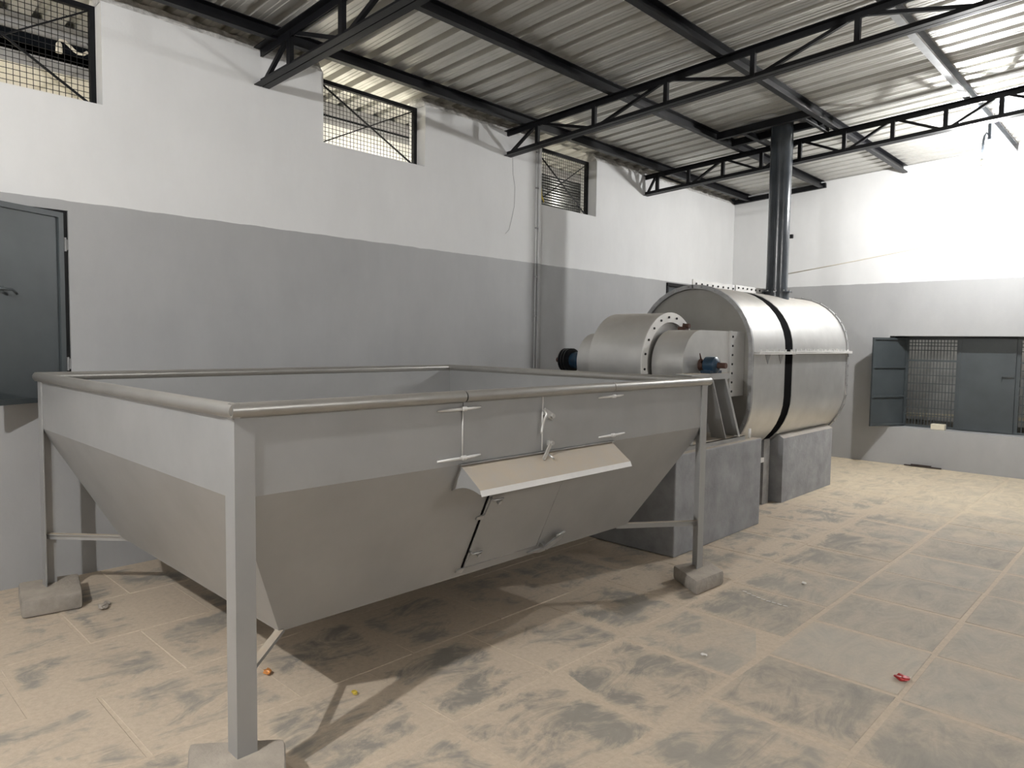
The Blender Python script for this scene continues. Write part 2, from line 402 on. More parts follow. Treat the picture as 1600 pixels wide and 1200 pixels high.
# mortar filling between the wall head and the roof sheets
def mortar(name, y0, y1):
    bm = B(); n = max(3, int((y1 - y0) / 0.055)); random.seed(int(y0 * 100) + 5)
    rows = []
    for k in range(n + 1):
        y = y0 + (y1 - y0) * k / n; up = 0.022 * math.sin(2 * PI * y / 0.215)
        prof = [(-0.02, 3.925), (-0.012 + random.uniform(-.008, .008), 3.945), (-0.03 + random.uniform(-.012, .012), 3.975), (-0.055 + random.uniform(-.012, .012), 4.00), (-0.07, 4.03 + up * 0.3), (-0.25, 4.03), (-0.25, 3.925)]
        rows.append([bm.verts.new((XW + a, y, z)) for a, z in prof])
    m_ = len(rows[0])
    for a, b_ in zip(rows, rows[1:]):
        for i in range(m_): bm.faces.new((a[i], a[(i + 1) % m_], b_[(i + 1) % m_], b_[i]))
    bm.faces.new(rows[0]); bm.faces.new(rows[-1][::-1])
    return struct(obj(name, bm, M_MORTAR))
prev = YF; k = 1
for y0, y1, z in CLER + [(YB, 0, 0)]:
    mortar('trim_%d' % k, prev, y0); prev = y1; k += 1
# old roof line left in the plaster of the end wall
bm = B(); tube(bm, [(-4.55, YB + 0.002, 2.76), (-3.6, YB + 0.002, 2.885), (-2.6, YB + 0.002, 3.03), (-1.57, YB + 0.002, 3.16), (-0.4, YB + 0.002, 3.32)], 0.009, 6)
struct(obj('trim_%d' % k, bm, M_RIDGE), 'thin slanting plaster ridge across the white end wall')

# ------------------------------------------------------------------ roof: sheets, purlins, trusses
ceil = sempty('ceiling', (0, 3, 4.2), 'sloping roof of ribbed galvanised metal sheets')
PITCH = 0.215
def sheet_mesh(x0, x1):
    prof = []                                    # (y, z) ribs stand up, pans lie on the purlins
    for k in range(5):
        a = k * PITCH
        prof += [(a, 0), (a + 0.047, 0), (a + 0.052, 0.004), (a + 0.058, 0), (a + 0.088, 0), (a + 0.093, 0.004), (a + 0.099, 0), (a + 0.136, 0), (a + 0.146, 0.05), (a + 0.203, 0.05)]
    prof += [(5 * PITCH, 0), (5 * PITCH + 0.02, 0)]
    bm = B(); T = 0.0012
    sl = 0.048
    vv = []
    for t in (0, T):
        vv.append([[bm.verts.new((x, y, z + t + sl * (x - x0))) for y, z in prof] for x in (x0, x1)])
    for t in (0, 1):
        a, b_ = vv[t]
        for i in range(len(prof) - 1): bm.faces.new((a[i], a[i + 1], b_[i + 1], b_[i]))
    for e in (0, 1):
        a, b_ = vv[0][e], vv[1][e]
        for i in range(len(prof) - 1): bm.faces.new((a[i], a[i + 1], b_[i + 1], b_[i]))
    for i in (0, -1): bm.faces.new((vv[0][0][i], vv[0][1][i], vv[1][1][i], vv[1][0][i]))
    bmesh.ops.recalc_face_normals(bm, faces=bm.faces)
    bmesh.ops.translate(bm, verts=bm.verts, vec=(-x0, 0, 0))
    me = bpy.data.meshes.new('roof_sheet'); bm.to_mesh(me); bm.free(); return me
ROWS = [(-6.45, -3.83), (-3.87, -1.58), (-1.62, XR)]
y_start = YB + 0.02 - 5 * PITCH * 15
for ri, (x0, x1) in enumerate(ROWS):
    me = sheet_mesh(x0, x1); me.materials.append(M_ROOF); me2 = None
    for k in range(15):
        y = y_start + k * 5 * PITCH
        mm = me
        if ri == 2 and k >= 13:
            me2 = me2 or me.copy(); me2.materials[0] = M_SKYSHEET; mm = me2
        inst('roof_sheet', mm, (x0, y, zroof(x0) + (0.003 if ri == 1 else 0) + random.uniform(0, 0.002)), ceil)

PURL = [(-5.20, M_BLACK, 'black steel purlin running just inside the long left wall under the roof sheets'),
        (-4.06, M_BLACK, 'black steel purlin second out from the left wall, passing in front of the chimney top'),
        (-2.95, M_BLACK, 'dark steel purlin third out from the left wall, just right of the chimney'),
        (-1.705, M_GALV, 'shiny galvanised purlin that the hanging bulb is hooked on')]
for x, m_, lab in PURL:
    z = zroof(x) - 0.003; bm = B(); y0, y1 = YF + 0.02, YB - 0.01
    # cold-rolled channel, open to the right
    box(bm, x - 0.03, x - 0.024, y0, y1, z - 0.1, z); box(bm, x - 0.024, x + 0.03, y0, y1, z - 0.1, z - 0.094); box(bm, x - 0.024, x + 0.03, y0, y1, z - 0.006, z)
    box(bm, x + 0.024, x + 0.03, y0, y1, z - 0.094, z - 0.08)
    tag(obj('roof_purlin', bm, m_), lab, 'purlin', 'roof purlins')
bm = B(); bar(bm, (XW + 0.02, YB - 0.05, ztop(-5.4) + 0.05), (-4.0, YB - 0.05, ztop(-4.0) + 0.06), 0.05, 0.07)
tag(obj('end_rafter', bm, M_BLACK), 'short black steel rafter in the far corner against the end wall', 'rafter')

def truss(y, xs, dtop, dbot, sbot, lab, c=0.05, wv=0.04, wd=0.026):
    t = thing('roof_truss', lab, 'truss', (XW, y, 3.65), 'black roof trusses')
    zt = lambda x: ztop(x) + dtop
    zb = lambda x: 3.69 + dbot + sbot * (x + 5.4)
    xe = XR - 0.01
    for nm, zf, sgn in (('top_chord', zt, -1), ('bottom_chord', zb, 1)):
        bm = B(); d = Vector((xe - XW, 0, zf(xe) - zf(XW))).normalized(); up = Vector((-d.z, 0, d.x))
        p, q = Vector((XW + 0.005, y, zf(XW))), Vector((xe, y, zf(xe)))
        for s in (-1, 1): angle(bm, p + up * (-sgn * c / 2) + Vector((0, s * 0.004, 0)), q + up * (-sgn * c / 2) + Vector((0, s * 0.004, 0)), (0, s, 0), up * sgn, c, 0.006)
        obj(nm, bm, M_BLACK, t)
    low = True; px_ = XW + 0.03
    for i, x in enumerate(xs):
        bm = B(); bar(bm, (x, y, zb(x)), (x, y, zt(x)), wv, 0.035, (0, 1, 0)); obj('upright', bm, M_BLACK, t)
        bm = B()
        a = (px_, y + 0.012, zb(px_) if low else zt(px_)); b2 = (x - 0.03, y + 0.012, zt(x) if low else zb(x))
        bar(bm, a, b2, 0.03, wd); obj('diagonal', bm, M_BLACK, t); low = not low; px_ = x + 0.03
    return t
truss(2.74, [-5.0, -4.29, -3.5, -2.7, -1.9, -1.1, -0.3, 0.5, 1.3, 2.1, 2.9, 3.7], 0.02, 0.0, 0.025, 'nearest black steel roof truss, its end set in the left wall above the hopper', 0.06, 0.05, 0.03)
truss(5.56, [-5.02, -4.28, -3.48, -2.67, -1.87, -1.07, -0.27, 0.53, 1.33, 2.13, 2.93, 3.73], 0, 0, 0.05, 'middle black steel roof truss, ending beside the conduit and the farthest high window')
truss(8.26, [-5.27, -4.8, -4.32, -3.82, -3.36, -2.87, -2.38, -1.89, -1.42, -0.94, -0.46, 0.02, 0.5, 1.0, 1.5, 2.0, 2.5, 3.0, 3.5], 0, 0, 0.05, 'farthest black steel roof truss, passing just behind the chimney')

# ------------------------------------------------------------------ high windows with welded mesh
def clerestory(n, y0, y1, z0):
    xm = XW - 0.15; z1 = 3.93; wdw = sempty('window_%d' % n, (xm, (y0 + y1) / 2, z0))
    f = 0.035
    for nm, a in (('frame_stile', (y0, y0 + f, z0, z1)), ('frame_stile', (y1 - f, y1, z0, z1)), ('frame_rail', (y0 + f, y1 - f, z0, z0 + 0.025)), ('frame_rail', (y0 + f, y1 - f, z1 - f, z1))):
        bm = B(); box(bm, xm - 0.02, xm + 0.02, *a); obj(nm, bm, M_SLATE if nm == 'x' else M_BLACK, wdw)
    bm = B(); s = 0.037
    y = y0 + f
    while y < y1 - f: bar(bm, (xm, y, z0), (xm, y, z1), 0.0036, 0.0036); y += s
    z = z0 + 0.03
    while z < z1 - f: bar(bm, (xm + 0.004, y0 + f, z), (xm + 0.004, y1 - f, z), 0.0036, 0.0036); z += s
    o = obj('wire_mesh', bm, M_BLACK, wdw); o['kind'] = 'stuff'
    bm = B(); bar(bm, (xm + 0.02, y0 + f, z1 - f), (xm + 0.02, y1 - f, z0 + 0.02), 0.008, 0.016); obj('cross_bar', bm, M_BLACK, wdw)
    bm = B(); bar(bm, (xm + 0.012, y0 + f, z0 + 0.02), (xm + 0.012, y1 - f, z1 - f), 0.006, 0.011); obj('cross_bar', bm, M_BLACK, wdw)
for i, (y0, y1, z0) in enumerate(CLER): clerestory(i + 1, y0, y1, z0)

# the lane behind the wall, seen through the mesh
XL = -6.30
bm = B(); box(bm, -9.0, XO, YF, YB + 2.0, -0.12, -0.02); struct(obj('lane_ground', bm, M_CONC), 'concrete ground of the lane outside')
bm = B(); box(bm, XL - 0.2, XL, -2.0, 2.6, -0.05, 3.64); struct(obj('wall_lane_cream', bm, M_LANEW), 'cream wall outside the nearest high window')
bm = B(); box(bm, XL - 0.22, XL + 0.02, -2.0, 2.6, 3.64, 3.725); struct(obj('trim_7', bm, M_LANEGREY), 'grey coping on the cream wall outside')
bm = B(); box(bm, XL - 0.2, XL, 2.6, 6.4, -0.05, 3.80); struct(obj('wall_lane_white', bm, M_LANEWHITE), 'bright white wall outside the middle high window')
bm = B(); box(bm, XL - 0.2, XL + 0.01, 2.6, 6.4, 3.80, 3.86); struct(obj('trim_8', bm, M_LANEGREY), 'grey band at the top of the white wall outside')
bm = B(); bar(bm, (XL, -2.5, 3.94), (XL, YB, 3.94), 0.05, 0.10); tag(obj('eaves_beam', bm, M_LANEGREY), 'grey eaves beam outside, seen through the high mesh windows', 'beam')
def ribbed(x, y0, y1, z0, z1):
    bm = B(); n = int((z1 - z0) / 0.035); pts = []
    for k in range(n * 6 + 1):
        z = z0 + (z1 - z0) * k / (n * 6); pts.append((x + 0.008 * math.cos(2 * PI * k / 6), z))
    A = [bm.verts.new((a, y0, z)) for a, z in pts]; C = [bm.verts.new((a, y1, z)) for a, z in pts]; D = [bm.verts.new((x - 0.03, y, z)) for y, z in ((y0, z0), (y1, z0), (y1, z1), (y0, z1))]
    for i in range(len(pts) - 1):
        f = bm.faces.new((A[i], A[i + 1], C[i + 1], C[i])); f.smooth = True
    bm.faces.new(D); bm.faces.new((A[0], C[0], D[1], D[0])); bm.faces.new((A[-1], D[3], D[2], C[-1]))
    bm.faces.new(A + [D[3], D[0]]); bm.faces.new(C[::-1] + [D[1], D[2]])
    return bm
tag(obj('ribbed_cladding', ribbed(XL, 6.4, YB + 1, 1.5, 3.9), M_DARKSHEET), 'dark ribbed metal cladding outside the farthest high window', 'cladding')
bm = B(); box(bm, XL - 1.5, XL - 1.45, -2.5, 6.6, -0.05, 4.3); struct(obj('wall_lane_shade', bm, M_INK), 'black sheet standing in for the dark space behind the cream wall')  # black sheet paints the darkness seen above the cream wall
# bent lamp arm outside the nearest high window
br = thing('lamp_arm', 'cream bent pipe arm with an empty lamp holder behind the nearest mesh window', 'lamp arm', (-6.1, 1.72, 3.62))
xa = -6.12
def lp(y, z, k=(6.12 / 6.9)): return (xa, y * k, 1.65 + (z - 1.65) * k)
bm = B(); tube(bm, [lp(1.90, 4.065), lp(1.87, 4.04), lp(1.83, 4.035), lp(1.80, 4.05), lp(1.765, 4.08), lp(1.73, 4.105), lp(1.70, 4.105), lp(1.69, 4.08)], 0.011, 8); obj('arm', bm, M_WHITEP, br)
c0 = Vector(lp(1.69, 4.085)); bm = B(); lathe(bm, [(0.009, 0), (0.02, 0.012), (0.023, 0.06), (0.023, 0.075), (0.018, 0.075), (0.018, 0.05), (0, 0.05)], c0, (0, 0, -1), 14); obj('lamp_holder', bm, M_WHITEP, br, smooth=40)
bm = B(); tube(bm, [lp(1.90, 4.065), lp(1.925, 4.09), (XL + 0.01, 1.73, 3.92)], 0.003, 6); obj('wire', bm, M_BLACK, br)

def bulb(name, label, cat, o, mat, top, hook=True, group=None):
    """bulb hanging at o from a bent conduit fixed at 'top'"""
    o = Vector(o); t = thing(name, label, cat, o, group); top = Vector(top)
    if hook:
        s = o + Vector((0, 0, 0.14)); bend = Vector((0.5 * s.x + 0.5 * top.x, 0.5 * s.y + 0.5 * top.y, top.z + 0.0))
        pts = [s, Vector((s.x + 0.004, s.y, top.z - 0.09)), Vector((s.x + 0.012, s.y, top.z - 0.03)), bend + Vector((0, 0, 0.005)), Vector((top.x - 0.006, top.y, top.z - 0.02)), top + Vector((0, 0, -0.06))]
        bm = B(); tube(bm, pts, 0.0115, 8); obj('hook_conduit', bm, M_PIPE, t)
        bm = B(); box(bm, top.x - 0.014, top.x + 0.014, top.y - 0.02, top.y + 0.02, top.z - 0.07, max(top.z, zroof(top.x) - 0.105)); obj('clamp', bm, M_PIPE, t)
    else:
        bm = B(); tube(bm, [o + Vector((0, 0, 0.14)), o + Vector((0.01, 0, 0.17)), Vector((XO, o.y, o.z + 0.18)) if o.y < YB else Vector((o.x, YB + 0.38, o.z + 0.18))], 0.009, 8); obj('wall_arm', bm, M_LANEGREY, t)
    bm = B(); lathe(bm, [(0.009, 0.145), (0.013, 0.14), (0.017, 0.10), (0.017, 0.075), (0.024, 0.062), (0.0, 0.06)], o, (0, 0, 1), 14); obj('lamp_holder', bm, M_WHITEP, t, smooth=40)
    bm = B(); prof = [(0.0, -0.052)] + [(0.048 * math.sin(a), -0.004 - 0.048 * math.cos(a)) for a in [PI * k / 9 for k in range(1, 8)]] + [(0.02, 0.058), (0, 0.059)]
    lathe(bm, prof, o, (0, 0, 1), 16); obj('glass_bulb', bm, mat, t, smooth=60)
    return t
bulb('hanging_bulb', 'lit bulb on a bent conduit hanging before the white end wall', 'light bulb', (-1.72, 9.10, 3.552), M_BULB, (-1.66, 9.10, 3.965))
bulb('hanging_bulb', 'second lit bulb hanging near the camera, behind the left edge of the picture', 'light bulb', (-1.75, -1.5, 3.60), M_BULB2, (-1.66, -1.5, 3.965))
bulb('lane_fill_bulb', 'unseen bulb added in the lane to light the white wall outside the middle window', 'light bulb', (-5.95, 4.2, 3.0), M_LANEFILL, (-5.95, 4.2, 3.2), False)  # lane bulbs are added out of sight to brighten the views through the mesh
bulb('lane_fill_bulb', 'unseen bulb added in the lane to light the ribbed cladding outside the farthest window', 'light bulb', (-5.95, 7.25, 2.95), M_LANEFILL, (-5.95, 7.25, 3.2), False)
bulb('lane_fill_bulb', 'unseen bulb added in the lane to light the cream wall outside the nearest window', 'light bulb', (-5.95, 0.4, 2.6), M_LANEFILL, (-5.95, 0.4, 3.2), False)

yb_ = bulb('yard_fill_bulb', 'unseen bulb added outside to light the yard behind the grilled window', 'light bulb', (-2.2, YB + 0.75, 2.7), M_YARDFILL, (0, 0, 0), False)  # bulb added out of sight to brighten the yard wall
tl = thing('fill_tube', 'unseen fluorescent tube added on the right-hand wall as fill light', 'tube light', (XR - 0.05, 4.0, 3.3))  # tube added out of view as soft fill from the right
bm = B(); box(bm, XR - 0.05, XR, 3.35, 4.65, 3.28, 3.34); obj('batten', bm, M_WHITEP, tl)
bm = B(); tube(bm, [(XR - 0.08, 3.4, 3.31), (XR - 0.08, 4.6, 3.31)], 0.016, 12); obj('lamp_tube', bm, M_FILLTUBE, tl)
# ------------------------------------------------------------------ shuttered window at the left edge
wn = sempty('window_4', (XW, 1.0, 1.215))
bm = B(); box(bm, XW - 0.06, XW - 0.02, 1.325, 1.365, 1.215, 2.485); box(bm, XW - 0.06, XW - 0.02, 0.62, 0.66, 1.215, 2.485); box(bm, XW - 0.06, XW - 0.02, 0.66, 1.325, 2.445, 2.485); box(bm, XW - 0.06, XW - 0.02, 0.66, 1.325, 1.215, 1.255)
obj('frame', bm, M_BLACK, wn)  # frame coloured black to stand in for the dark hinge gap
bm = B(); box(bm, XO, XO + 0.01, 0.62, 1.365, 1.215, 2.485); obj('light_block_panel', bm, M_INK, wn)  # black panel added to stop lane light and keep the recess dark
a_ = math.radians(27); LD = Vector((math.sin(a_), -math.cos(a_), 0)); LN = Vector((math.cos(a_), math.sin(a_), 0))
Hh = Vector((XW - 0.005, 1.335, 0)); LW = 0.60; z0, z1 = 1.215, 2.465
def lv(d, n, z): p = Hh + LD * d + LN * n; return (p.x, p.y, z)
bm = B(); panel(bm, [lv(0.012, 0, z0), lv(LW, 0, z0), lv(LW, 0, z1), lv(0.012, 0, z1)], LN * 0.006)
leaf = obj('shutter_leaf', bm, M_SLATE, wn)
for d0, d1, za, zb in ((0.012, 0.047, z0, z1), (LW - 0.035, LW, z0, z1), (0.047, LW - 0.035, z0, z0 + 0.035), (0.047, LW - 0.035, z1 - 0.035, z1)):
    bm = B(); panel(bm, [lv(d0, 0.006, za), lv(d1, 0.006, za), lv(d1, 0.006, zb), lv(d0, 0.006, zb)], LN * 0.014); obj('leaf_edge', bm, M_SLATE, leaf)
for z in (2.26, 1.46):
    bm = B(); p = Hh + LD * -0.004 + LN * 0.008; lathe(bm, [(0, -0.045), (0.011, -0.045), (0.011, 0.045), (0, 0.045)], (p.x, p.y, z), (0, 0, 1), 10); box(bm, p.x - 0.012, p.x - 0.004, p.y, p.y + 0.022, z - 0.035, z + 0.035); obj('hinge', bm, M_FLANGE, leaf)
bm = B(); tube(bm, [lv(LW - 0.14, 0.01, 1.93), lv(LW - 0.14, 0.045, 1.93), lv(LW - 0.20, 0.05, 1.93), lv(LW - 0.235, 0.045, 1.905)], 0.008, 8); box(bm, *(lambda p: (p[0] - 0.012, p[0] + 0.012, p[1] - 0.03, p[1] + 0.03, 1.91, 1.95))(lv(LW - 0.14, 0.006, 0))); obj('handle', bm, M_SLATE, leaf)

# far window on the left wall, mostly behind the drum
wn = sempty('window_6', (XW, 9.4, 1.25))
bm = B(); box(bm, XW - 0.04, XW + 0.02, 8.86, 8.90, 1.25, 2.52); box(bm, XW - 0.04, XW + 0.02, 9.96, 10.0, 1.25, 2.52); box(bm, XW - 0.04, XW + 0.03, 8.86, 10.0, 2.485, 2.53); box(bm, XW - 0.04, XW + 0.02, 8.9, 9.96, 1.25, 1.29); obj('frame', bm, M_BLACK, wn)
for y0, y1 in ((8.9, 9.425), (9.43, 9.96)):
    bm = B(); box(bm, XW - 0.03, XW - 0.02, y0, y1, 1.29, 2.485); obj('shutter_leaf', bm, M_SLATE, wn)

# ------------------------------------------------------------------ low window in the end wall: grilles and shutters
wn = sempty('window_5', (-1.8, YB + 0.2, 0.525))
YG = YB + 0.27; zb0, zb1 = 0.525, 1.805
bays = [(-2.87, -2.275), (-2.215, -1.615), (-1.555, -0.95)]
for x0, x1 in ((-3.05, -2.87), (-2.275, -2.215), (-1.615, -1.555), (-0.95, -0.62)):
    bm = B(); box(bm, x0, x1, YG - 0.02, YG + 0.03, zb0, zb1); obj('frame_post', bm, M_SLATE, wn)
for bx0, bx1 in bays:
    for z0, z1 in ((zb0, zb0 + 0.03), (zb1 - 0.05, zb1)):
        bm = B(); box(bm, bx0, bx1, YG - 0.02, YG + 0.03, z0, z1); obj('frame_rail', bm, M_SLATE, wn)
for bi, (bx0, bx1) in enumerate(bays):
    n = 15; g0 = None
    for k in range(1, n):
        x = bx0 + (bx1 - bx0) * k / n
        if g0 is None:
            bm = B(); box(bm, -0.0045, 0.0045, -0.0045, 0.0045, 0, zb1 - zb0 - 0.08); bmesh.ops.recalc_face_normals(bm, faces=bm.faces); g0 = bpy.data.meshes.new('grille_bar'); bm.to_mesh(g0); bm.free(); g0.materials.append(M_SLATE)
        inst('grille_bar', g0, (x, YG + 0.005, zb0 + 0.03), wn)
    for k, z in enumerate((0.70, 0.80, 0.915, 1.03, 1.145, 1.26, 1.36, 1.465, 1.61, 1.67, 1.715)):
        bm = B(); h_ = 0.024 if k == 7 else 0.011; box(bm, bx0, bx1, YG - 0.006, YG + 0.012, z - h_ / 2, z + h_ / 2); obj('grille_rail', bm, M_SLATE, wn)
# open leaf
HL = Vector((-2.895, YG - 0.03, 0)); dl = Vector((-0.445, -0.896, 0)); nl = Vector((0.896, -0.445, 0)); LWB = 0.635
z0, z1 = zb0 + 0.012, zb1 - 0.025
def bl(d, n, z): p = HL + dl * d + nl * n; return (p.x, p.y, z)
bm = B(); panel(bm, [bl(0.0, 0, z0), bl(LWB, 0, z0), bl(LWB, 0, z1), bl(0.0, 0, z1)], nl * 0.004); lf = obj('shutter_leaf', bm, M_SLATE, wn)
zz = [z0, z0 + (z1 - z0) / 3, z0 + 2 * (z1 - z0) / 3, z1]
for d0, d1, za, zb in [(0, 0.03, z0, z1), (LWB - 0.03, LWB, z0, z1), (0.03, LWB - 0.03, z0, z0 + 0.03), (0.03, LWB - 0.03, z1 - 0.03, z1), (0.03, LWB - 0.03, zz[1] - 0.012, zz[1] + 0.012), (0.03, LWB - 0.03, zz[2] - 0.012, zz[2] + 0.012)]:
    bm = B(); panel(bm, [bl(d0, 0.004, za), bl(d1, 0.004, za), bl(d1, 0.004, zb), bl(d0, 0.004, zb)], nl * 0.022); obj('leaf_edge', bm, M_SLATE, lf)
# closed leaf
bm = B(); box(bm, -2.245, -1.60, YG - 0.045, YG - 0.025, z0, z1); lf = obj('shutter_leaf', bm, M_SLATE, wn)
for a in ((-2.245, -2.215, z0, z1), (-1.63, -1.60, z0, z1), (-2.215, -1.63, z0, z0 + 0.03), (-2.215, -1.63, z1 - 0.03, z1)):
    bm = B(); box(bm, a[0], a[1], YG - 0.05, YG - 0.045, a[2], a[3]); obj('leaf_edge', bm, M_SLATE, lf)
bm = B(); bar(bm, (-1.755, YG - 0.062, 1.29), (-1.61, YG - 0.062, 1.29), 0.012, 0.03); bar(bm, (-1.75, YG - 0.062, 1.305), (-1.75, YG - 0.062, 1.215), 0.012, 0.016, (0, 1, 0)); bar(bm, (-1.74, YG - 0.062, 1.295), (-1.74, YG - 0.04, 1.295), 0.012, 0.02); obj('latch', bm, M_SLATE, lf)
bm = B(); box(bm, -2.50, -2.33, YB + 0.03, YB + 0.13, 0.525, 0.605); tag(obj('cream_brick', bm, M_CREAM, bevel=0.012), 'small cream brick lying on the sill of the grilled window', 'brick')
# yard outside the window
bm = B(); box(bm, -7, 3, YB + 0.38, YB + 5, -0.1, 0.0); struct(obj('yard_ground', bm, M_CONC), 'ground outside the end window')
bm = B(); box(bm, -6.5, 3, YB + 2.2, YB + 2.4, 0, 3.2); struct(obj('wall_yard', bm, M_YARDW), 'plain wall outside the end window')
bm = B(); bar(bm, (-4.6, YB + 1.4, 0.555), (-0.4, YB + 1.4, 0.68), 0.08, 0.045); tag(obj('cream_ledge', bm, M_CREAM), 'pale ledge outside the end window, seen through the grille', 'ledge')
bm = B(); box(bm, -4.8, -0.2, YB + 1.38, YB + 1.46, 0.0, 0.52); struct(obj('trim_9', bm, M_SCRAPWALL), 'low concrete wall outside the end window')

# ------------------------------------------------------------------ feed hopper
xl, xr, yn, yf, zr = -5.047, -2.37, 1.082, 4.405, 1.398
zb_, zh = 0.42, 1.085                                     # bottom and foot of the upright band
BX0, BX1, BY0, BY1 = -4.70, -2.70, 1.415, 3.96
T = 0.004; RT = 0.0275
hop = thing('feed_hopper', 'large silver painted steel hopper with sloping sides on four angle legs', 'hopper', ((xl + xr) / 2, (yn + yf) / 2, 0.1))
e = 0.006
X0, X1, Y0, Y1 = xl + e, xr - e, yn + e, yf - e
for pts, off in (([(X1, Y0, zh), (X1, Y1, zh), (X1, Y1, zr), (X1, Y0, zr)], (-T, 0, 0)), ([(X0, Y0, zh), (X0, Y1, zh), (X0, Y1, zr), (X0, Y0, zr)], (T, 0, 0)),
                 ([(X0, Y0, zh), (X1, Y0, zh), (X1, Y0, zr), (X0, Y0, zr)], (0, T, 0)), ([(X0, Y1, zh), (X1, Y1, zh), (X1, Y1, zr), (X0, Y1, zr)], (0, -T, 0))):
    bm = B(); panel(bm, pts, off); obj('side_panel', bm, M_SILVER, hop)
slope_n = Vector((1.085 - 0.42, 0, -0.33)).normalized()
for pts, off in (([(X1, Y0, zh), (X1, Y1, zh), (BX1, BY1, zb_), (BX1, BY0, zb_)], (-T, 0, T / 2)), ([(X0, Y0, zh), (X0, Y1, zh), (BX0, BY1, zb_), (BX0, BY0, zb_)], (T, 0, T / 2)),
                 ([(X0, Y0, zh), (X1, Y0, zh), (BX1, BY0, zb_), (BX0, BY0, zb_)], (0, T, T / 2)), ([(X0, Y1, zh), (X1, Y1, zh), (BX1, BY1, zb_), (BX0, BY1, zb_)], (0, -T, T / 2))):
    bm = B(); panel(bm, pts, off); obj('sloping_panel', bm, M_SILVER, hop)
bm = B(); box(bm, BX0, BX1, BY0, BY1, zb_ - 0.003, zb_ + 0.002); obj('bottom_plate', bm, M_SILVER, hop)
# rim pipe, in lengths; the door carries its own piece
def rim(p, q, name='rim_pipe'):
    bm = B(); tube(bm, [p, q], RT, 20); return obj(name, bm, M_RIM, hop, smooth=50)
rim((xl, yn - RT * .6, zr), (xl, yf + RT * .6, zr)); rim((xl - RT * .6, yn, zr), (xr + RT * .6, yn, zr)); rim((xl - RT * .6, yf, zr), (xr + RT * .6, yf, zr))
rim((xr, yn - RT * .6, zr), (xr, 2.150, zr)); rim((xr, 2.158, zr), (xr, 3.297, zr)); rim((xr, 3.302, zr), (xr, yf + RT * .9, zr))
for y, w_ in ((2.154, 0.004), (3.2995, 0.003)):
    bm = B(); lathe(bm, [(0, -w_), (RT * .86, -w_), (RT * .86, w_), (0, w_)], (xr, y, zr), (0, 1, 0), 18)
    obj('rim_gap_shade', bm, M_INK, hop)  # black disc paints the shade inside the pipe split
# legs and braces
LEG = 0.075
legs = [(xr, yn, -1, 1, 0.150), (xl, yn, 1, 1, 0.108), (xr, yf, -1, -1, 0.100), (xl, yf, 1, -1, 0.10)]
for x, y, sx, sy, zb2 in legs:
    bm = B(); ox, oy = x - sx * 0.003, y - sy * 0.003
    angle(bm, (ox, oy, zb2), (ox, oy, zr - RT), (sx, 0, 0), (0, sy, 0), LEG, 0.008); obj('leg', bm, M_SILVER, hop)
    bx = BX1 if sx < 0 else BX0; by = BY0 if sy > 0 else BY1
    bm = B(); bar(bm, (x + sx * 0.02, y + sy * 0.02, 0.41), (bx + sx * 0.05, by + sy * 0.05, 0.405), 0.006, 0.035)
    bar(bm, (x + sx * 0.02, y + sy * 0.02, 0.425), (bx + sx * 0.05, by + sy * 0.05, 0.42), 0.035, 0.006); obj('brace', bm, M_SILVER, hop)
# doors in the front band
for y0, y1 in ((2.152, 2.693), (2.699, 3.299)):
    bm = B(); box(bm, X1 + 0.0005, X1 + 0.005, y0, y1, 1.092, zr - RT * .6); d = obj('door', bm, M_SILVER, hop)
bm = B(); tube(bm, [(X1 + 0.006, 2.697, 1.095), (X1 + 0.006, 2.697, zr - RT)], 0.004, 6); obj('door_stop', bm, M_PALE, hop)
bm = B(); tube(bm, [(X1 + 0.004, 2.148, 1.125), (X1 + 0.004, 2.148, 1.34)], 0.0032, 6); obj('weld_bead', bm, M_PALE, hop)
def hinge(yc, z, l0, l1):
    h_ = B()
    tube(h_, [(X1 + 0.004, yc - l0, z - 0.004), (X1 + 0.012, yc - l0 * .5, z - 0.002), (X1 + 0.02, yc, z)], [0.004, 0.007, 0.007], 8)
    tube(h_, [(X1 + 0.02, yc, z), (X1 + 0.014, yc + l1 * .6, z + 0.001), (X1 + 0.006, yc + l1, z + 0.002)], [0.007, 0.007, 0.004], 8)
    lathe(h_, [(0, -0.012), (0.011, -0.012), (0.011, 0.012), (0, 0.012)], (X1 + 0.018, yc, z), (0, 1, 0), 10)
    obj('strap_hinge', h_, M_PALE, hop)
hinge(2.145, 1.343, 0.145, 0.115); hinge(2.145, 1.118, 0.145, 0.115); hinge(3.30, 1.347, 0.13, 0.11); hinge(3.30, 1.122, 0.12, 0.13)
